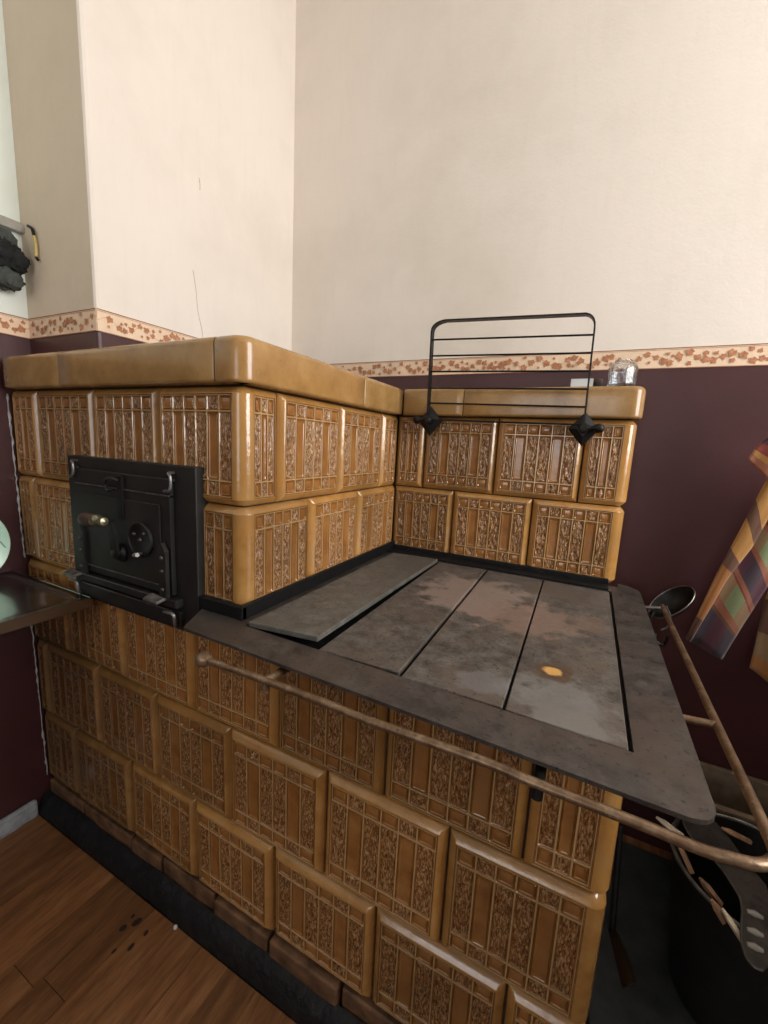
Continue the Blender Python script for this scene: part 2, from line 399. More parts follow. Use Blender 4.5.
# ------------------------------------------------------------------ THE STOVE
stove = tag(empty('tiled_stove', (0, 0, 0)), 'amber glazed tile kitchen stove with iron cooktop and raised oven block', 'stove')
class Path:
    """an L-shaped run of wall face: corner at (cx,cy), rounded r; u = distance along it"""
    def __init__(s, x0, cx, cy, r): s.x0, s.cx, s.cy, s.r, s.c = x0, cx, cy, r, cx-x0
    def pn(s, u):
        c, r = s.c, s.r
        if u <= c-r: return Vector((s.x0+u, s.cy, 0)), Vector((0, -1, 0))
        if u >= c+r: return Vector((s.cx, s.cy+u-c, 0)), Vector((1, 0, 0))
        t = (u-(c-r))/(2*r)*math.pi/2
        n = Vector((math.sin(t), -math.cos(t), 0))
        return Vector((s.cx-r, s.cy+r, 0))+r*n, n
COLS = ['w', 'b', 'w', 'w', 'b', 'w']        # middle band: wavy / plain bar
SQ = ['s', 'w', 's', 's', 'w', 's']          # top and bottom bands: square / wavy
RIMW, EDGE, DEEP = .0148, .0118, .0115
def breaks(a, b, sub):
    e = [a, a+.0011, a+.0026, a+.0042, a+.0056]; k = [b-.0056, b-.0042, b-.0026, b-.0011]
    n = max(1, int(round((k[0]-e[-1])/sub)))
    return e+[e[-1]+(k[0]-e[-1])*i/n for i in range(1, n)]+k
def make_tile(path, u0, u1, z0, z1, seed, proud=0., flip=False, sub=.0048, cut_top=False):
    gap = .0016; u0 += gap; u1 -= gap; z0 += gap*.8; z1 -= gap*.8
    fields = []
    lo, hi = path.c-path.r, path.c+path.r
    if u0 < lo-.02 and u1 > hi+.02: fields = [(u0+RIMW, lo-.004), (hi+.004, u1-RIMW)]
    elif u0 < lo and u1 > lo: fields = [(u0+RIMW, lo-.004)]
    else: fields = [(u0+RIMW, u1-RIMW)]
    fields = [f for f in fields if f[1]-f[0] > .016]
    cells = []
    us = [u0, u0+.0012, u0+.003, u0+.006, u0+.010, u0+EDGE]
    for fi, (a, b) in enumerate(fields):
        n = max(1, min(6, int(round((b-a)/.0312))))
        if b-a > .145: n = 6
        elif .036 < b-a < .105: n = 3
        if n == 6: seq = list(range(6))
        elif n == 3: seq = [0, 1, 2]
        else: seq = list(range(6))[-n:] if (fi == 1 or flip) else list(range(6))[:n]
        if n == 3: top = ['s', 'w', 's']; mid = ['w', 'b', 'w']
        else: top = [SQ[q] for q in seq]; mid = [COLS[q] for q in seq]
        cw = (b-a)/n
        for i in range(n):
            cells.append((a+i*cw, a+(i+1)*cw, top[i], mid[i])); us += breaks(a+i*cw, a+(i+1)*cw, .0027)
        us += [b, a-.0023, a-.0020, a-.0008, b+.0008, b+.0020, b+.0023]
        if fi == 0 and b > lo-.006 and u1 > lo: us += [lo+(hi-lo)*k/10 for k in range(0, 11) if lo+(hi-lo)*k/10 < u1-EDGE]
    us += [u1-EDGE, u1-.010, u1-.006, u1-.003, u1-.0012, u1]
    if not fields: us += [u0+(u1-u0)*k/12 for k in range(1, 12)]
    us = sorted(set(round(x, 6) for x in us if u0-1e-9 <= x <= u1+1e-9))
    zf0, zf1 = z0+RIMW, z1-RIMW; bh = min(.028, (zf1-zf0)*.2)
    zs = [z0, z0+.0012, z0+.003, z0+.006, z0+.010, z0+EDGE]
    for a, b in ((zf0, zf0+bh), (zf0+bh, zf1-bh), (zf1-bh, zf1)): zs += breaks(a, b, sub)
    zs += [zf0-.0023, zf0-.0020, zf0-.0008, zf1+.0008, zf1+.0020, zf1+.0023]
    zs += [zf1, z1-EDGE, z1-.010, z1-.006, z1-.003, z1-.0012, z1]
    zs = sorted(set(round(x, 6) for x in zs))
    def lip(d):                                   # rounded outer edge
        if d >= EDGE: return 0.
        t = 1-d/EDGE; return -DEEP*(.72*t+.28*t**4)
    def cellh(du, dv, typ, uu, vv):
        d = min(du, dv)
        if d < .0013: return -.0008, .80            # thin raised line
        if typ == 'w':
            if d < .0030: return -.0042, .1
            n = noise.noise(Vector((uu*235+1.3*math.sin(vv*75+seed), vv*85, seed*3.1)))+.45*noise.noise(Vector((uu*150, vv*150, seed*7.7)))
            return -.0029+.0036*max(-1, min(1, n*1.25)), 0.
        if d < .0032: return -.0046, .35
        if typ == 'b':
            if d < .0048: return -.0012, .62
            return -.0027, .5
        if d < .0050: return -.0010, .62
        if d < .0064: return -.0028, .5
        return -.0016, .55
    V = []; Z = []
    rn = random.Random(seed); t1, t2 = rn.uniform(-.0012, .0012), rn.uniform(-.0012, .0012)
    for z in zs:
        dz = min(z-z0, z1-z)
        for u in us:
            h = lip(min(dz, u-u0, u1-u)); zone = 1.
            if zf0-.0022 < z < zf1+.0022 and any(a-.0022 < u < b+.0022 for a, b in fields): h -= .0030; zone = .30
            if zf0 <= z <= zf1:
                for (a, b, tp, md) in cells:
                    if a <= u <= b:
                        if z <= zf0+bh: hh, zone = cellh(min(u-a, b-u), min(z-zf0, zf0+bh-z), tp, u, z)
                        elif z >= zf1-bh: hh, zone = cellh(min(u-a, b-u), min(z-zf1+bh, zf1-z), tp, u, z)
                        else: hh, zone = cellh(min(u-a, b-u), min(z-zf0-bh, zf1-bh-z), md, u, z)
                        if not (tp == 's' and md == 'w' and False): h = hh
                        break
            h += proud+t1*(2*(u-u0)/(u1-u0)-1)+t2*(2*(z-z0)/(z1-z0)-1)
            p, nrm = path.pn(u); q = p+nrm*h; V.append((q.x, q.y, z)); Z.append(zone)
    nu, nz = len(us), len(zs)
    Fc = [(j*nu+i, j*nu+i+1, (j+1)*nu+i+1, (j+1)*nu+i) for j in range(nz-1) for i in range(nu-1)]
    loop = [i for i in range(nu)]+[j*nu+nu-1 for j in range(1, nz)]+[(nz-1)*nu+i for i in range(nu-2, -1, -1)]+[j*nu for j in range(nz-2, 0, -1)]
    base = len(V)
    for k in loop:
        j, i = divmod(k, nu); p, nrm = path.pn(us[i]); q = p-nrm*.019; V.append((q.x, q.y, zs[j])); Z.append(1.)
    nl = len(loop)
    Fc += [(loop[k], base+k, base+(k+1) % nl, loop[(k+1) % nl]) for k in range(nl)]
    me = bpy.data.meshes.new('tile'); me.from_pydata(V, [], Fc); me.materials.append(M['tile'])
    a = me.attributes.new('zone', 'FLOAT', 'POINT'); a.data.foreach_set('value', Z)
    me.polygons.foreach_set('use_smooth', [True]*len(me.polygons)); me.set_sharp_from_angle(angle=math.radians(50))
    o = bpy.data.objects.new('tile', me); col.objects.link(o); o.parent = stove
    return o
seed = [0]
def row(path, joints, z0, z1, sub=.0048, ext=0.):
    for a, b in zip(joints[:-1], joints[1:]):
        seed[0] += 1
        make_tile(path, a, b, z0, z1, seed[0], rng.uniform(-.0015, .0018)-ext, flip=(a == joints[0]), sub=sub)
PF = Path(0, L, 0, .022)           # lower front, wrapping to the right side
PT = Path(0, A, 0, .025)           # tall oven block
PB = Path(A, RX, DB, .024)         # low back wall
YB = YW-.008
row(PF, [-.008, .165, .395, .620, .839, 1.058, 1.277, L+.220, L+.440, L+YB], Z_AB, Z_AT)
row(PF, [-.002, .050, .278, .497, .722, .947, 1.171, L+.110, L+.330, L+.550, L+YB], Z_BC, Z_AB)
row(PF, [.003, .161, .389, .614, .832, 1.056, 1.277, L+.220, L+.440, L+YB], Z_CB, Z_BC)
row(PT, [-.018, .099, .330, .540, A+.096, A+.313, A+.534, A+DB+.006], Z2, Z3)
row(PT, [-.018, .056, .246], Z_AT, Z2)
row(PT, [.651, A+.200, A+.410, A+DB+.006], Z_AT, Z2)
row(PB, [-.006, .850-A, 1.062-A, 1.278-A, RX-A+YB-DB], Z2, Z3)
row(PB, [-.006, .950-A, 1.170-A, RX-A+YB-DB], Z_AT+.02, Z2)

# masonry core behind the tiles
m = MB()
lo_fp = [(.008, .016), (L-.016, .016), (L-.016, YW-.004), (PX+.004, YW-.004), (PX+.004, PY-.004), (.008, PY-.004)]
m.prism([(x, y, .002) for x, y in lo_fp], (0, 0, .740))
hi_fp = [(XL+.004, .016), (A-.016, .016), (A-.016, YW-.004), (PX+.004, YW-.004), (PX+.004, PY-.004), (XL+.004, PY-.004)]
m.prism([(x, y, .742) for x, y in hi_fp], (0, 0, Z4-.742-.010))
m.prism([(x, y, .742) for x, y in [(A-.016, DB+.016), (RX-.016, DB+.016), (RX-.016, YW-.004), (A-.016, YW-.004)]], (0, 0, Z4-.742-.010))
m.build('masonry_core', M['grout'], stove)
# clay base course under the tiles
xb = .008
rb = random.Random(5)
while xb < L-.03:
    wd = rb.uniform(.11, .21); x1 = min(xb+wd, L-.012)
    m = MB(); yo = rb.uniform(-.006, .003)
    m.box((xb+.003, yo, .012), (x1-.003, .022, Z_CB-.003-rb.uniform(0, .006))); m.build('base_block', M['base'], stove, bevel=.004)
    xb = x1
m = MB(); nseg = 40                                   # tar skirting, lumpy
v = []; 
for i in range(nseg+1):
    x = .008+(L+.002)*i/nseg; k = noise.noise(Vector((x*9, 2, 0)))
    for (y, z) in ((-.002, .001), (-.032+.003*k, .001), (-.030+.004*k, .014), (-.022+.004*k, .036+.010*k), (-.010, .050+.010*k), (-.002, .054+.009*k)): v.append((x, y, z))
f = [(i*6+k, i*6+(k+1) % 6, (i+1)*6+(k+1) % 6, (i+1)*6+k) for i in range(nseg) for k in range(6)]+[tuple(range(6)), tuple(nseg*6+k for k in range(6))]
m.add(v, f); m.build('tar_skirting', M['tar'], stove, smooth=True)
# mortar bead where the stove meets the wall
m = MB(); rm = random.Random(9)
for z0, z1 in ((.10, .64), (.74, 1.165)):
    pts = []; rs = []; z = z0
    while z < z1: pts.append((.0085-.026*min(z, 1.2)+rm.uniform(0, .0012), -.001+rm.uniform(-.0012, .001), z)); rs.append(rm.choice((.001, .0012, .0015, .003))); z += .010
    m.tube(pts, rs, 7)
m.build('mortar_bead', M['mortar'], stove, smooth=True)

# cornice blocks
def cornice(path, u0, u1, name='cornice_block'):
    gap = .0009; u0 += gap; u1 -= gap
    zb_, zt = Z3+.0015, Z4
    prof = [(-.045, zb_)]
    for k in range(5): t = math.pi/2*k/4; prof.append((.012+.006*math.sin(t), zb_+.006-.006*math.cos(t)))
    for k in range(6): t = math.pi/2*k/5; prof.append((.018-.013+.013*math.cos(t), zt-.013+.013*math.sin(t)))
    prof.append((-.045, zt))
    lo, hi = path.c-path.r, path.c+path.r
    us = sorted(set([u0, u0+.002, u1-.002, u1]+[u0+(u1-u0)*k/8 for k in range(1, 8)]+[lo+(hi-lo)*k/12 for k in range(13) if u0 < lo+(hi-lo)*k/12 < u1]))
    v = []; npf = len(prof)
    for u in us:
        p, n = path.pn(u); e = .0015 if (u-u0 < 1e-6 or u1-u < 1e-6) else 0
        for (o, z) in prof:
            q = p+n*(o-(e if o > 0 else 0)); v.append((q.x, q.y, z))
    f = [(i*npf+k, (i+1)*npf+k, (i+1)*npf+(k+1) % npf, i*npf+(k+1) % npf) for i in range(len(us)-1) for k in range(npf)]
    f += [tuple(range(npf)), tuple((len(us)-1)*npf+k for k in range(npf-1, -1, -1))]
    m = MB(); m.add(v, f); return m.build(name, M['cornice'], stove, smooth=True)
PTc = Path(0, A, 0, .012)
PBc = Path(A, RX-.010, DB, .012)
for a, b in ((.010, .247), (.247, .717), (.717, A+.385), (A+.385, A+DB-.018)): cornice(PTc, a, b)
for a, b in ((.020, .965-A), (.965-A, RX-A+YB-DB-.010)): cornice(PBc, a, b)

# cooktop: iron frame plate with an opening, hot plates in it
def plate_ring(name, outer, inner, z0, z1, mat, parent):
    bm = bmesh.new(); ed = []
    for lp in (outer, inner):
        vs = [bm.verts.new((x, y, z1)) for x, y in lp]
        ed += [bm.edges.new((vs[i], vs[(i+1) % len(vs)])) for i in range(len(vs))]
    r = bmesh.ops.triangle_fill(bm, edges=ed, use_beauty=True)
    fs = [g for g in r['geom'] if isinstance(g, bmesh.types.BMFace)]
    e = bmesh.ops.extrude_face_region(bm, geom=fs)
    bmesh.ops.translate(bm, verts=[g for g in e['geom'] if isinstance(g, bmesh.types.BMVert)], vec=(0, 0, z0-z1))
    bmesh.ops.recalc_face_normals(bm, faces=bm.faces)
    me = bpy.data.meshes.new(name); bm.to_mesh(me); bm.free(); me.materials.append(mat)
    o = bpy.data.objects.new(name, me); col.objects.link(o); o.parent = parent; return o
def rounded(poly, rads, n=7):
    out = []; N_ = len(poly)
    for i, (p, r) in enumerate(zip(poly, rads)):
        p = Vector(p); a = Vector(poly[i-1]); b = Vector(poly[(i+1) % N_])
        if r == 0: out.append((p.x, p.y)); continue
        da = (a-p).normalized(); db = (b-p).normalized(); s, e = p+da*r, p+db*r
        for k in range(n+1):
            t = k/n; q = (1-t)**2*s+2*t*(1-t)*p+t*t*e; out.append((q.x, q.y))
    return out
outer = rounded([(.712, -.086), (1.442, -.108), (1.442, .640), (1.395, .660), (1.395, DB-.004), (A+.006, DB-.004), (A+.006, -.006), (.668, -.006)],
                [.004, .030, .04, .006, 0, 0, 0, .002])
inner = [(.792, -.026), (1.379, -.036), (1.379, .577), (.792, .577)]
ctop = plate_ring('cooktop_frame', outer, inner, ZC-.005, ZC, M['frame_iron'], stove)
m = MB(); m.box((.782, -.045, ZC-.013), (1.388, .585, ZC-.0105)); m.build('firebox_cover', M['soot_iron'], ctop)
def hotplate(pts, z, mat, tilt=(0, 0, 0, 0), th=.010):
    m = MB(); v = [(x, y, z-th+t) for (x, y), t in zip(pts, tilt)]+[(x, y, z+t) for (x, y), t in zip(pts, tilt)]
    # subdivide lightly so the bevel stays clean
    m.add(v, [(3,2,1,0),(4,5,6,7),(0,1,5,4),(1,2,6,5),(2,3,7,6),(3,0,4,7)])
    return m.build('hot_plate', mat, ctop, bevel=.0012, seg=1)
hotplate([(.797, -.022), (.939, -.016), (.937, .573), (.796, .573)], ZC+.003, M['grey_plate'], (.004, .011, .004, .001))
hotplate([(.946, -.022), (1.086, -.023), (1.076, .572), (.942, .573)], ZC, M['plate_iron'], (-.003, .0005, .001, -.001))
hotplate([(1.092, -.027), (1.234, -.029), (1.222, .571), (1.082, .572)], ZC, M['plate_iron'], (-.002, .0005, .001, 0))
hotplate([(1.238, -.030), (1.374, -.033), (1.373, .571), (1.2255, .571)], ZC, M['plate_iron'], (.0005, 0, 0, .0005))
# angle iron round the foot of the tall block and back wall
m = MB()
m.box((A+.002, -.014, ZC+.0005), (A+.011, DB-.004, ZC+.026)); m.box((.6665, -.016, ZC+.0005), (A+.011, -.004, ZC+.024))
m.box((A+.011, DB-.016, ZC+.0005), (1.372, DB-.003, ZC+.017)); m.box((A+.011, DB-.054, ZC+.0002), (1.372, DB-.016, ZC+.006))
m.build('angle_iron', M['soot_iron'], stove, bevel=.0012, seg=1)

# guard rail on brackets
RY, RZ, RXX = -.118, .742, 1.4855
pts = []
for px, py in ((208, 660.5), (258, 678), (320, 701), (370, 721), (480, 760), (535, 783), (640, 824), (700, 849)):
    p = at(px, py, 1, RY); pts.append((p.x, p.y, p.z))
pts += [(1.447, RY, .742), (1.466, RY+.004, .742), (1.480, RY+.016, .742), (RXX, RY+.036, .742), (RXX, .05, .742), (RXX, .2, .742), (RXX, .4, .742), (RXX, .585, .742)]
def smooth_path(pts, n=5):
    P = [Vector(p) for p in pts]; out = []
    for i in range(len(P)-1):
        p0, p1, p2, p3 = P[max(i-1, 0)], P[i], P[i+1], P[min(i+2, len(P)-1)]
        for k in range(n):
            t = k/n; out.append(.5*((2*p1)+(-p0+p2)*t+(2*p0-5*p1+4*p2-p3)*t*t+(-p0+3*p1-3*p2+p3)*t**3))
    return out+[P[-1]]
m = MB(); m.tube(smooth_path(pts), .0053, 14); rail = m.build('guard_rail', M['rust_rail'], stove, smooth=True)
e0 = Vector(pts[0]); d0 = (e0-Vector(pts[1])).normalized()
m = MB(); m.lathe([(0, -.004), (.007, -.003), (.0115, .004), (.0125, .010), (.0105, .017), (.006, .021), (0, .022)], e0, d0, 18)
m.build('rail_finial', M['rust_rail'], rail, smooth=True)
for (px, py) in ((266, 681), (538, 786)):
    p = at(px, py, 1, RY)
    m = MB(); m.tube([(p.x, RY, p.z), (p.x, -.07, p.z-.003), (p.x, .0, p.z-.008)], .0062, 10); m.tube([(p.x, RY, p.z), (p.x, RY-.001, p.z-.0125)], [.005, .0062], 10)
    m.build('rail_bracket', M['black_iron'] if px > 500 else M['rust_rail'], rail, smooth=True)
p = at(716, 731, 0, RXX)
m = MB(); m.tube([(RXX, p.y, RZ), (1.44, p.y, RZ-.004), (L-.004, p.y, RZ-.012)], .0052, 10); m.build('rail_bracket', M['rust_rail'], rail, smooth=True)
m = MB(); m.tube([(RXX, .57, RZ), (1.45, .575, RZ-.008), (L-.004, .58, RZ-.014)], .0045, 10); m.build('rail_bracket', M['worn_steel'], rail, smooth=True)

# oven door
DX0, DX1, DZ0, DZ1 = .255, .665, .700, 1.024
m = MB(); m.box((DX0, -.016, DZ0), (DX1, .012, DZ1)); door = m.build('oven_door', M['door_glaze'], stove, bevel=.002)
def dpart(name, mat='door_glaze', bevel=.0012, smooth=False):
    def go(m): return m.build(name, M[mat], door, bevel=bevel, seg=1, smooth=smooth)
    return go
m = MB(); m.box((.302, -.0255, .772), (.606, -.016, .964)); dpart('door_leaf')(m)
m = MB(); m.box((.330, -.0285, .790), (.580, -.0255, .948)); dpart('door_panel')(m)
m = MB(); m.box((.300, -.024, .966), (.606, -.016, .998)); dpart('door_header')(m)
m = MB(); m.box((.300, -.0275, .9655), (.606, -.0255, .968)); dpart('header_lip', 'worn_steel', 0)(m)
m = MB(); m.box((.285, -.034, .752), (.625, -.016, .768)); dpart('hinge_bar')(m)
m = MB(); m.box((.300, -.029, .788), (.600, -.0285, .7905)); dpart('panel_lip', 'worn_steel', 0)(m)
m = MB(); m.box((.285, -.0352, .7655), (.60, -.034, .768)); dpart('hinge_bar_edge', 'worn_steel', 0)(m)
m = MB(); m.box((.285, -.024, .712), (.625, -.016, .742)); dpart('sill_bar')(m)
m = MB(); m.box((.300, -.0252, .739), (.60, -.024, .7415)); dpart('sill_edge', 'worn_steel', 0)(m)
for x in (.322, .591):
    m = MB(); m.prism([(x-.0115, -.036, .768), (x+.0115, -.036, .768), (x+.0115, -.036, .862), (x, -.036, .878), (x-.0115, -.036, .862)], (0, .0085, 0))
    dpart('hinge_strap')(m)
    for z in (.785, .822, .848):
        m = MB(); m.lathe([(.0045, 0), (.004, .002), (.0022, .0032), (0, .0035)], (x, -.036, z), (0, -1, 0), 10); dpart('rivet', 'dull_steel', 0, True)(m)
for x in (.293, .572):
    m = MB(); m.prism([(x-.022, -.050, .758), (x+.020, -.050, .758), (x+.026, -.034, .764), (x-.018, -.034, .766)], (0, 0, .006)); dpart('hinge_lug', 'worn_steel')(m)
for (x, z, s) in ((.300, 1.002, 1), (.612, .998, 1), (.288, .731, -1), (.612, .728, -1)):      # staple catches
    m = MB()
    if s > 0: m.tube(smooth_path([(x-.018, -.016, z-.022), (x-.014, -.030, z-.022), (x, -.032, z-.021), (x+.005, -.031, z-.012), (x+.005, -.031, z+.006), (x-.002, -.029, z+.012), (x-.004, -.016, z+.012)], 4), .0028, 8)
    else: m.tube(smooth_path([(x-.022, -.034, z+.012), (x-.006, -.034, z+.013), (x+.004, -.033, z+.010), (x+.006, -.032, z-.004), (x+.004, -.029, z-.014), (x, -.016, z-.016)], 4), .0034, 8)
    dpart('staple_catch', 'worn_steel', 0, True)(m)
    m = MB(); m.lathe([(.0065, 0), (.006, .003), (.003, .005), (0, .0055)], (x-.008*s, -.016, z-.003), (0, -1, 0), 12); dpart('bolt', 'black_iron', 0, True)(m)
# lever handle with wooden grip
m = MB(); m.lathe([(.019, 0), (.019, .006), (.013, .010), (.013, .016), (.006, .019), (0, .0195)], (.460, -.0285, .836), (0, -1, 0), 24); dpart('handle_boss', 'black_iron', 0, True)(m)
m = MB(); m.prism([(.448, -.0445, .832), (.472, -.0445, .832), (.466, -.054, .905), (.452, -.054, .905)], (0, .007, 0)); dpart('handle_lever', 'black_iron')(m)
m = MB(); m.lathe([(0, 0), (.008, .001), (.0125, .008), (.0145, .022), (.013, .036), (.009, .048), (.0075, .052)], (.385, -.062, .903), (1, 0, .03), 18); dpart('handle_grip', 'wood_dark', 0, True)(m)
m = MB(); m.lathe([(.0075, 0), (.0115, .004), (.0125, .012), (.0115, .018), (.008, .022), (.0075, .026), (.0095, .032), (.008, .038), (0, .040)], (.425, -.062, .9045), (1, 0, .03), 18); dpart('handle_ferrule', 'brass', 0, True)(m)
# air regulator disc
m = MB(); m.lathe([(.0345, 0), (.0345, .004), (.032, .0055), (.030, .0042), (0, .0042)], (.524, -.0285, .873), (0, -1, 0), 36); dpart('damper_disc', 'black_iron', 0, True)(m)
m = MB(); m.lathe([(.0345, 0), (.0355, .001), (.0355, .0048), (.0335, .006), (.033, .0045)], (.524, -.0287, .873), (0, -1, 0), 36); dpart('damper_rim', 'door_glaze', 0, True)(m)
for (dx, dz, r) in ((0, 0, .005), (.014, .014, .0035), (-.016, .010, .0035)):
    m = MB(); m.lathe([(r, 0), (r*.8, .003), (0, .0045)], (.524+dx, -.0327, .873+dz), (0, -1, 0), 12); dpart('rivet', 'dull_steel', 0, True)(m)
m = MB(); m.tube([(.528, -.033, .846), (.528, -.048, .846), (.536, -.052, .848), (.545, -.053, .850)], [.0035, .004, .0048, .0042], 10); dpart('damper_knob', 'worn_steel', 0, True)(m)
# latch at the top
m = MB(); m.box((.455, -.0315, .905), (.472, -.024, .994)); dpart('latch_bar', 'black_iron')(m)
m = MB(); m.tube(smooth_path([(.462, -.030, .984), (.448, -.036, .988), (.430, -.036, .984), (.422, -.034, .972), (.430, -.034, .962), (.440, -.034, .966)], 4), .0035, 8); dpart('latch_hook', 'door_glaze', 0, True)(m)

# ------------------------------------------------------------------ folding drying rack on the back tiles
rack = tag(empty('drying_rack', (1.07, DB, 1.15)), 'black iron fold-up drying rack with six thin bars on the back tiles', 'rack')
def rk(m, name, mat='black_iron', **k):
    o = m.build(name, M[mat], **k); adopt(rack, o); return o
RYK = .585
pl, pr_ = at(428, 420, 1, RYK), at(583.5, 428, 1, RYK)
ptl, ptr = at(433, 323.5, 1, RYK), at(596, 316, 1, RYK)
cl, cr = at(446, 321, 1, RYK), at(586, 314.5, 1, RYK)
def strip(path, name):      # flat bar: thin in the rack's plane, deep front to back
    m = MB(); v = []; n = len(path); P = [Vector(p) for p in path]
    for i, p in enumerate(P):
        t = (P[min(i+1, n-1)]-P[max(i-1, 0)]).normalized(); s = Vector((t.z, 0, -t.x)).normalized()*.0019
        for k, d in ((-1, -.010), (1, -.010), (1, .010), (-1, .010)): v.append(p+k*s+Vector((0, d, 0)))
    m.add(v, [(i*4+k, i*4+(k+1) % 4, (i+1)*4+(k+1) % 4, (i+1)*4+k) for i in range(n-1) for k in range(4)]+[(0,1,2,3), tuple((n-1)*4+k for k in (3,2,1,0))])
    return rk(m, name)
path = [pl]+[pl.lerp(ptl, t) for t in (.3, .6)]
c1 = ptl.lerp(pl, .09); path += [c1]+[(1-t)**2*c1+2*t*(1-t)*ptl+t*t*cl for t in (.2, .4, .6, .8, 1)]
c2 = ptr.lerp(pr_, .10); path += [cl.lerp(cr, .5), cr]+[(1-t)**2*cr+2*t*(1-t)*ptr+t*t*c2 for t in (.2, .4, .6, .8, 1)]
path += [ptr.lerp(pr_, t) for t in (.4, .7)]+[pr_]
strip(path, 'rack_frame')
for (yl, yr) in ((340, 335), (356, 353), (371.6, 371), (388, 389), (403, 407), (419.5, 425)):
    tl = (pl.z-at(430, yl, 1, RYK).z)/(pl.z-ptl.z); tr = (pr_.z-at(590, yr, 1, RYK).z)/(pr_.z-ptr.z)
    m = MB(); m.tube([pl.lerp(ptl, tl), pr_.lerp(ptr, tr)], .0024, 8); rk(m, 'rack_bar', smooth=True)
for s, q in ((-1, pl), (1, pr_)):
    c = Vector((q.x, DB-.034, q.z-.002)); r = .041
    m = MB(); b = [c+Vector((0, 0, r)), c+Vector((r*.86, 0, 0)), c+Vector((0, 0, -r)), c+Vector((-r*.86, 0, 0))]
    v = [p+Vector((0, .010, 0)) for p in b]+[p+Vector((0, .006, 0)) for p in b]+[c+(p-c)*.45+Vector((0, -.004, 0)) for p in b]
    m.add(v, [(3,2,1,0), (8,9,10,11)]+[(k+4*j, (k+1) % 4+4*j, (k+1) % 4+4*(j+1), k+4*(j+1)) for j in (0, 1) for k in range(4)])
    rk(m, 'diamond_mount')
    m = MB(); m.lathe([(.013, -.026), (.013, .001), (.009, .002), (.009, .006), (.012, .008), (.012, .020), (.008, .026), (0, .027)], (q.x, DB-.030, q.z), (0, -1, 0), 16); rk(m, 'pivot_post', smooth=True)
    m = MB(); x0 = q.x
    m.lathe([(.006, -.006), (.0075, 0), (.0075, .010), (.0055, .014), (.0055, .020), (.0095, .025), (.0115, .032), (.0095, .040), (.005, .044), (0, .0445)], (x0, RYK, q.z), (s, 0, 0), 16); rk(m, 'pivot_knob', smooth=True)

# ------------------------------------------------------------------ glassware on the back cornice
yj = .672; pj = at(621, 384, 1, yj)
jar = MB(); R_ = .033
jar.lathe([(0, .003), (R_*.82, .003), (R_*.9, .006), (R_, .012), (R_, .050), (R_*.86, .060), (R_*.6, .066), (R_*.6, .069), (R_*.5, .069), (R_*.5, .064), (R_*.8, .056), (R_*.9, .048), (R_*.9, .012), (R_*.75, .008), (0, .008)], (0, 0, -.003), (0, 0, 1), 12)
o = jar.build('glass_jar', M['glass'], smooth=False); o.location = (pj.x, yj, Z4+.0005)
tag(o, 'small round clear glass jar on the right end of the back cornice', 'jar')
p0 = at(571, 384, 1, .66); p1 = at(593, 384, 1, .66)
m = MB()
for a, b in (((0, 0, 0), (p1.x-p0.x, .04, .005)), ((0, 0, .005), (p1.x-p0.x, .005, .022)), ((0, .035, .005), (p1.x-p0.x, .04, .022)), ((0, .005, .005), (.005, .035, .022)), ((p1.x-p0.x-.005, .005, .005), (p1.x-p0.x, .035, .022))): m.box(a, b)
o = m.build('glass_dish', M['frosted'], fix=True); o.location = (p0.x, .648, Z4+.0005)
tag(o, 'low rectangular clear glass dish on the back cornice behind the rack', 'dish')
p = at(599, 380, 1, .69); m = MB(); m.lathe([(0, 0), (.012, 0), (.014, .004), (.013, .018), (.010, .026), (0, .028)], (p.x, .688, Z4+.0005), (0, 0, 1), 14)
tag(m.build('stopper', M['wood_dark'], smooth=True), 'small dark brown stopper between glass dish and glass jar', 'stopper')

# ------------------------------------------------------------------ drainboard and plate by the left wall
TZ, TX = .712, .330
tray = tag(empty('drainboard', (.15, -.3, TZ)), 'ribbed stainless steel drainboard against the stove front at left', 'drainboard')
m = MB(); v = []; ny = 60; nxs = 14
y0, y1 = -.030, -.75
for j in range(ny+1):
    y = y0+(y1-y0)*j/ny
    for i in range(nxs+1):
        x = XL+.002+(TX-XL-.002)*i/nxs
        e = min(i, nxs-i, j)
        z = TZ-.010+(.0025 if j % 2 else 0) if e > 1 else (TZ if e == 0 else TZ-.006)
        v.append((x, y, z))
nn = nxs+1
f = [(j*nn+i, (j+1)*nn+i, (j+1)*nn+i+1, j*nn+i+1) for j in range(ny) for i in range(nxs)]
m.add(v, f)
o = m.build('ribbed_sheet', M['stainless'], smooth=True, fix=False)
sm = o.modifiers.new('thickness', 'SOLIDIFY'); sm.thickness = .002; sm.offset = -1; adopt(tray, o)
m = MB(); m.box((TX, y1, TZ-.024), (TX+.003, y0, TZ+.0008)); m.box((XL+.003, y0, TZ-.024), (TX+.003, y0+.003, TZ+.0008))
o = m.build('folded_lip', M['stainless'], bevel=.001, seg=1); adopt(tray, o)
pc = at(10, 535, 0, .035)
plate = tag(empty('dinner_plate', (.012, pc.y-.094, TZ-.006)), 'pale mint green plate standing on the drainboard against the left wall', 'plate')
Rm = Matrix.Translation((.012, pc.y-.094, TZ+.090)) @ Matrix.Rotation(math.radians(-9), 4, 'Y')
m = MB(); m.lathe([(0, .004), (.055, .004), (.065, .006), (.094, .017), (.0955, .0185), (.094, .020), (.064, .010), (.054, .008), (0, .008)], (0, 0, 0), (1, 0, 0), 48)
m.v = [tuple(Rm @ Vector(q)) for q in m.v]
o = m.build('plate_body', M['mint'], smooth=True); adopt(plate, o)
m = MB(); m.tube([Rm @ Vector((.018, .068, .030)), Rm @ Vector((.0165, .066, .010)), Rm @ Vector((.018, .076, -.004)), Rm @ Vector((.0190, .083, -.020))], .0012, 6)
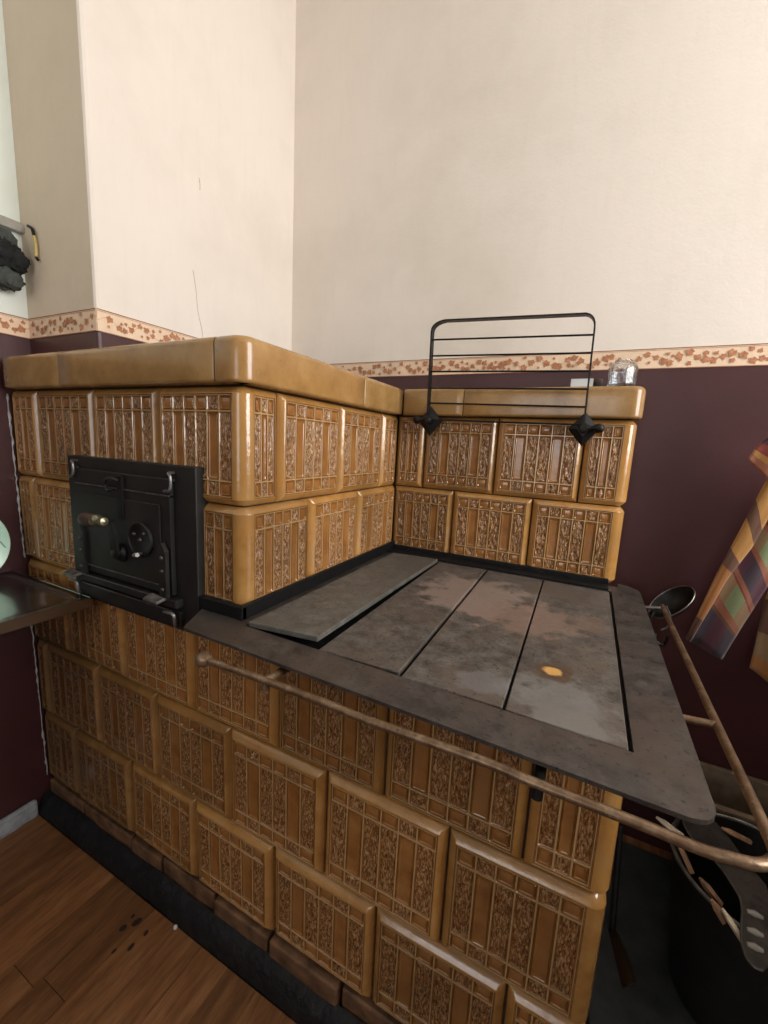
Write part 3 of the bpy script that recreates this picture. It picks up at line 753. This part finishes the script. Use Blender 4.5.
o = m.build('plate_mark', M['mint_mark'], smooth=True); adopt(plate, o)

# ------------------------------------------------------------------ batten and cloth on the left wall
p0, p1 = at(0, 220, 0, XL+.01), at(27, 228, 0, XL+.01)
m = MB(); m.box((XL+.001, -.75, p0.z-.011), (XL+.016, p1.y, p0.z+.011))
tag(m.build('wall_batten', M['batten'], bevel=.002), 'grey batten fixed to the pale wall at upper left', 'batten')
cloth = tag(empty('hanging_cloth', (.03, .01, 1.48)), 'crumpled black and grey cloth hanging below the batten at upper left', 'cloth')
def blob(c, s, amp, seed_, mat, name):
    bm = bmesh.new(); bmesh.ops.create_icosphere(bm, subdivisions=4, radius=1)
    for v_ in bm.verts:
        n_ = noise.fractal(v_.co*1.4+Vector((seed_, 0, 0)), .6, 2., 4)
        ridg = abs(noise.noise(Vector((v_.co.x*2, v_.co.y*3.2+seed_, v_.co.z*1.1))))
        q = v_.co*(1+amp*n_-.35*ridg); v_.co = Vector((c[0]+q.x*s[0], c[1]+q.y*s[1], c[2]+q.z*s[2]))
    me = bpy.data.meshes.new(name); bm.to_mesh(me); bm.free(); me.materials.append(M[mat])
    me.polygons.foreach_set('use_smooth', [True]*len(me.polygons))
    o = bpy.data.objects.new(name, me); col.objects.link(o); adopt(cloth, o); return o
q = at(6, 254, 0, .015); blob((.012, q.y-.004, q.z), (.022, .034, .040), .3, 2, 'cloth_dark', 'dark_fold')
q = at(17, 262, 0, .015); blob((.016, q.y, q.z), (.018, .026, .026), .25, 5, 'cloth_dark', 'dark_fold')
q = at(8, 278, 0, .015); blob((.012, q.y, q.z), (.020, .034, .028), .25, 9, 'cloth_grey', 'grey_fold')
q = at(5, 238, 0, .015); blob((.010, q.y, q.z), (.014, .026, .024), .25, 12, 'cloth_grey', 'grey_fold')
hk = tag(empty('wall_hook', (.0, PY-.01, 1.5)), 'black and yellow bent hook in the pillar corner beside the batten', 'hook')
P = [at(px, py, 1, PY-.006) for px, py in ((28, 226), (32, 229), (34, 236), (36, 247), (36, 257), (38, 260))]
m = MB(); m.tube(smooth_path(P[:3], 4), .0035, 8); o = m.build('hook_shank', M['black_iron'], smooth=True); adopt(hk, o)
m = MB(); m.tube(smooth_path(P[2:5], 4), .0035, 8); o = m.build('hook_sleeve', M['yellow'], smooth=True); adopt(hk, o)
m = MB(); m.tube(smooth_path(P[4:], 4), .003, 8); o = m.build('hook_tip', M['black_iron'], smooth=True); adopt(hk, o)

# ------------------------------------------------------------------ checked towel by the back wall
def towel_material(name, vs, us=None):
    m = N(name); uv = m.n('ShaderNodeUVMap'); sp = m.n('ShaderNodeSeparateXYZ'); m.l(uv.outputs[0], sp.inputs[0])
    c = m.ramp(sp.outputs[1], vs, 'CONSTANT')
    if us:
        c2 = m.ramp(sp.outputs[1], us, 'CONSTANT')
        mask = m.ramp(sp.outputs[0], [(0, (0,0,0)), (.30, (1,1,1)), (.66, (0,0,0))], 'CONSTANT')
        c = m.mix(mask, c, c2)
    wv = m.noise(260, 3, .7)
    m.color(m.mix(m.math('MULTIPLY', wv, .45), c, (.05, .025, .018))); m.rough(.9); m.val('Sheen Weight', .3)
    m.bump(wv, .5, .001); return m.mat
nav, pur, sal, tan, grn, brn, org, yel, red = (.036,.024,.042), (.080,.020,.042), (.30,.10,.050), (.28,.17,.08), (.21,.27,.13), (.12,.048,.022), (.38,.15,.035), (.46,.22,.05), (.22,.03,.02)
va = [(0, nav), (.135, brn), (.15, sal), (.185, tan), (.30, red), (.315, sal), (.35, pur), (.50, sal), (.535, tan), (.66, sal), (.69, brn), (.80, sal), (.84, tan)]
vb = [(0, pur), (.135, brn), (.15, sal), (.185, grn), (.30, red), (.315, sal), (.35, nav), (.50, sal), (.535, grn), (.66, sal), (.69, nav), (.80, sal), (.84, grn)]
M['towel'] = towel_material('checked_towel_cloth', va, vb)
M['towel_edge'] = towel_material('towel_orange_stripe', [(0, brn), (.08, org), (.28, brn), (.36, yel), (.52, brn), (.64, yel), (.8, org)])
M['towel_warm'] = towel_material('towel_warm_check', [(0, org), (.12, tan), (.3, brn), (.5, yel), (.7, org)])
M['towel_top'] = towel_material('towel_top_stripe', [(0, sal), (.12, yel), (.2, red), (.34, pur), (.6, nav)])
towel = tag(empty('checked_towel', (1.65, .66, .6)), 'orange, purple and green checked towel hanging by the maroon back wall', 'towel')
def cloth_patch(name, left, right, y, mat, wave=.004, nu=10, nv=26, yo=0., yr=0.):
    """left/right: polylines of pixels from the bottom up, laid on the plane y"""
    def samp(pl_, t):
        k = t*(len(pl_)-1); i = min(int(k), len(pl_)-2); f_ = k-i
        return pl_[i][0]*(1-f_)+pl_[i+1][0]*f_, pl_[i][1]*(1-f_)+pl_[i+1][1]*f_
    me = bpy.data.meshes.new(name); V = []; UV = []
    for j in range(nv+1):
        t = j/nv; a = samp(left, t); b = samp(right, t)
        for i in range(nu+1):
            s = i/nu; px, py = a[0]+(b[0]-a[0])*s, a[1]+(b[1]-a[1])*s
            p = at(px, py, 1, y); p.y += wave*math.sin(s*7+t*3)+yo*t+yr*s+.002*noise.noise(Vector((s*3, t*8, y*50))); V.append(p); UV.append((s, t))
    Fc = [(j*(nu+1)+i, j*(nu+1)+i+1, (j+1)*(nu+1)+i+1, (j+1)*(nu+1)+i) for j in range(nv) for i in range(nu)]
    me.from_pydata(V, [], Fc); me.materials.append(M[mat])
    ul = me.uv_layers.new(name='UVMap')
    for lp in me.loops: ul.data[lp.index].uv = UV[lp.vertex_index]
    me.polygons.foreach_set('use_smooth', [True]*len(me.polygons))
    o = bpy.data.objects.new(name, me); col.objects.link(o); adopt(towel, o)
    s = o.modifiers.new('thickness', 'SOLIDIFY'); s.thickness = .003; s.offset = 0
TY = .625
cloth_patch('main_fold', [(689, 641), (727, 576), (750, 546), (768, 514), (812, 440)], [(722, 660), (746, 622), (768, 588), (800, 540), (850, 470)], TY, 'towel', .005)
cloth_patch('edge_fold', [(686, 639), (719, 570), (745, 521), (765, 483), (803, 408)], [(690, 642), (729, 577), (752, 548), (770, 516), (814, 442)], TY-.008, 'towel_edge', .002, nu=5)
cloth_patch('rear_fold', [(750, 668), (757, 640), (766, 600), (790, 540), (820, 470)], [(790, 700), (800, 660), (815, 600), (840, 540), (860, 470)], TY+.02, 'towel_warm', .006)
cloth_patch('top_fold', [(748, 459), (757, 447), (770, 435), (790, 418), (812, 400)], [(772, 485), (790, 466), (810, 450), (835, 430), (860, 410)], TY-.022, 'towel_top', .004)
tp = at(832, 405, 1, .70)
m = MB(); m.tube(smooth_path([(tp.x, YW-.001, tp.z+.02), (tp.x, YW-.05, tp.z+.015), (tp.x, YW-.12, tp.z+.01), (tp.x, YW-.13, tp.z+.04)], 5), .005, 10)
tag(m.build('towel_hook', M['black_iron'], smooth=True), 'black iron wall hook the checked towel hangs from', 'hook')

# ------------------------------------------------------------------ ladle hanging at the rail end
lad = tag(empty('black_ladle', (1.50, .60, .70)), 'shiny black ladle resting by the back end of the side rail', 'ladle')
c = at(672, 603, 1, .640)
ex = (at(691, 588, 1, .64)-at(651, 611, 1, .64)).normalized(); nz = (Vector((-ex.z, 0, ex.x))*.93+Vector((0, -.36, 0))).normalized(); ey = nz.cross(ex)
Rm = Matrix.Translation(c) @ Matrix((ex, ey, nz)).transposed().to_4x4() @ Matrix.Diagonal((1.35, 1, 1, 1))
prof = [(0, -.022), (.018, -.020), (.032, -.011), (.041, .002), (.0425, .004), (.040, .004), (.031, -.009), (.017, -.0175), (0, -.0195)]
m = MB(); m.lathe(prof, (0, 0, 0), (0, 0, 1), 32); m.v = [tuple(Rm @ Vector(q)) for q in m.v]
o = m.build('bowl', M['black_iron'], smooth=True); adopt(lad, o)
m = MB(); m.tube([Rm @ Vector((.0415*math.cos(t), .0415*math.sin(t), .004)) for t in [2*math.pi*k/36 for k in range(37)]], .0016, 6, cap=False)
o = m.build('bowl_rim', M['worn_steel'], smooth=True); adopt(lad, o)
hs = Rm @ Vector((-.040, 0, .003))
m = MB(); m.tube(smooth_path([hs, at(654, 612, 1, .615), at(650, 622, 1, .60), at(655, 640, 1, .60), at(664, 645, 1, .60), at(668, 636, 1, .60)], 5), .0035, 8)
o = m.build('handle', M['black_iron'], smooth=True); adopt(lad, o)
for k, pp in enumerate([((666, 606), (670, 616), (668, 626), (661, 630)), ((652, 628), (651, 634), (654, 640), (656, 634))]):
    m = MB(); m.tube(smooth_path([at(a, b, 1, .592) for a, b in pp], 5), .0024, 8)
    o = m.build('hanging_loop', M['worn_steel'], smooth=True); adopt(lad, o)

# ------------------------------------------------------------------ fuel corner right of the stove
sheet = MB(); sheet.box((L+.035, .05, .0005), (1.80, .70, .003))
tag(sheet.build('hearth_sheet', M['grey_floor']), 'grey metal floor sheet in the dark corner right of the stove', 'metal sheet')
BC = Vector((1.678, .405, 0)); BR, BH = .140, .300
bk = tag(empty('fuel_bucket', (BC.x, BC.y, .003)), 'dark sooty round bucket of kindling right of the stove', 'bucket')
m = MB(); m.lathe([(0, .004), (BR*.74, .004), (BR*.76, .010), (BR*.98, BH), (BR*.955, BH), (BR*.73, .014), (0, .014)], BC, (0, 0, 1), 40); o = m.build('bucket_body', M['bucket'], smooth=True); adopt(bk, o)
m = MB(); m.tube([BC+Vector((BR*math.cos(t), BR*math.sin(t), BH)) for t in [2*math.pi*k/48 for k in range(49)]], .0035, 8, cap=False); o = m.build('bucket_rim', M['bucket_rim'], smooth=True); adopt(bk, o)
rs = random.Random(21)
specs = [((656, 817), (682, 836), .33, 'stick_pale', .006, 'pale split stick with a pointed tip poking from the fuel bucket'),
         ((722, 828), (750, 842), .33, 'stick', .006, 'short reddish stick at the back of the fuel bucket'),
         ((700, 878), (717, 900), .31, 'stick', .007, 'reddish bent stick near the front rim of the fuel bucket'),
         ((712, 900), (722, 917), .315, 'stick', .007, 'brown stick end touching the front rim of the fuel bucket'),
         ((676, 838), (692, 874), .305, 'stick', .006, 'long brown stick along the left rim of the fuel bucket'),
         ((722, 908), (736, 930), .31, 'stick_pale', .0055, 'pale greenish stick at the front of the fuel bucket')]
for (a, b, z, mt, r, lab) in specs:
    p, q = at(*a, 2, z), at(*b, 2, z-.03 if mt == 'stick' else z-.01)
    d = (q-p).normalized(); q = p+d*max((q-p).length, .05)
    m = MB(); m.tube([p, p.lerp(q, .3), q], [r*.4, r, r*.9], 5)
    tag(m.build('kindling_stick', M[mt]), lab, 'stick', 'kindling in the fuel bucket')
# coal shovel lying across the bucket
zs_ = .314
sh = tag(empty('coal_shovel', (1.62, .35, .33)), 'flat grey steel coal shovel with slotted round end lying over the bucket', 'shovel')
left = [(682, 812), (684, 824), (692, 838), (706, 851), (722, 869), (737, 892), (741, 902), (742, 915), (741, 930), (742, 944), (747, 958), (755, 967), (763, 970)]
right = [(772, 964), (776, 950), (775, 930), (772, 905), (766, 885), (752, 868), (738, 850), (728, 836), (712, 818), (700, 810)]
poly = [at(px, py, 2, zs_) for px, py in left+right]
m = MB(); m.prism(poly, (0, 0, -.003)); o = m.build('shovel_blade', M['frame_iron']); adopt(sh, o)
m = MB(); m.tube(smooth_path([p+Vector((0, 0, -.001)) for p in poly[:len(left)]], 3), .0017, 6); o = m.build('shovel_edge', M['bucket_rim'], smooth=True); adopt(sh, o)
for py in (914, 932, 947):
    a, b = at(747, py-3, 2, zs_+.001), at(763, py+4, 2, zs_+.001)
    m = MB(); m.tube([a, a.lerp(b, .5)+Vector((0, 0, .001)), b], [.003, .0055, .003], 12); o = m.build('grip_ridge', M['batten'], smooth=True); adopt(sh, o)
pq = [at(px, py, 0, L+.045) for px, py in ((607, 926), (615, 931), (622, 948), (634, 982), (622, 988))]
m = MB(); m.prism(pq, (.006, 0, 0)); m.tube([pq[0].lerp(pq[1], .5)+Vector((.003, 0, -.01)), (L+.048, pq[0].y+.05, .36)], .006, 8)
tag(m.build('ash_scraper', M['black_iron'], bevel=.001, seg=1), 'black iron ash scraper leaning in the dark beside the stove', 'scraper')
# wooden crate behind the bucket
cz = .30
cr_ = tag(empty('wooden_crate', (1.76, .63, .003)), 'old brown wooden crate behind the fuel bucket by the wall', 'crate')
x0, x1, y0, y1 = 1.615, 1.90, .565, YW-.006
for name, a, b in (('front_board', (x0, y0, .20), (x1, y0+.014, cz)), ('front_board', (x0, y0, .05), (x1, y0+.014, .17)), ('back_board', (x0, y1-.014, .05), (x1, y1, cz)),
                   ('side_board', (x0, y0+.014, .05), (x0+.014, y1-.014, cz)), ('side_board', (x1-.014, y0+.014, .05), (x1, y1-.014, cz)), ('bottom_board', (x0+.014, y0+.014, .05), (x1-.014, y1-.014, .062)),
                   ('corner_post', (x0+.015, y0+.015, .003), (x0+.035, y0+.035, cz-.01)), ('corner_post', (x1-.035, y0+.015, .003), (x1-.015, y0+.035, cz-.01)),
                   ('corner_post', (x0+.015, y1-.035, .003), (x0+.035, y1-.015, cz-.01)), ('corner_post', (x1-.035, y1-.035, .003), (x1-.015, y1-.015, cz-.01))):
    m = MB(); m.box(a, b); o = m.build(name, M['old_wood'], bevel=.0015, seg=1); adopt(cr_, o)
# cupboard added out of frame to throw shade on the fuel corner
cb = tag(empty('shade_cupboard', (2.2, .4, 0)), 'unseen low brown cupboard added right of the crate to shade the corner', 'cupboard')
m = MB(); m.box((1.96, -.42, .0005), (2.50, YW-.004, .86)); o = m.build('carcass', M['cupboard'], bevel=.004); adopt(cb, o)
m = MB(); m.box((1.945, -.45, .8605), (2.51, YW-.004, .89)); o = m.build('worktop', M['cupboard'], bevel=.004); adopt(cb, o)
for xa in (1.97, 2.235):
    m = MB(); m.box((xa, -.438, .08), (xa+.255, -.4205, .84)); o = m.build('door', M['cupboard'], bevel=.003); adopt(cb, o)

# ------------------------------------------------------------------ marks on the floor
for k, (px, py, r) in enumerate(((137, 922, .0085), (123, 928, .007), (133, 916, .004), (146, 933, .005), (131, 947, .006), (114, 951, .004))):
    p = at(px, py, 2, .0004); m = MB(); pts = []
    for j in range(12):
        g = 2*math.pi*j/12; rr = r*(1+.15*math.sin(2*g+k)); pts.append((p.x+rr*math.cos(g)*.8, p.y+rr*math.sin(g)*1.2, .0002))
    m.prism(pts, (0, 0, .0004)); m.build('burn_mark', M['burn'], floor)
p = at(177, 925.5, 2, .004); m = MB(); m.lathe([(0, -.004), (.004, -.002), (.0045, .001), (.003, .004), (0, .0048)], (p.x, p.y-.004, .004), (0, 0, 1), 8)
tag(m.build('crumb', M['crumb'], smooth=True), 'tiny white crumb on the floor beside the black skirting', 'crumb')
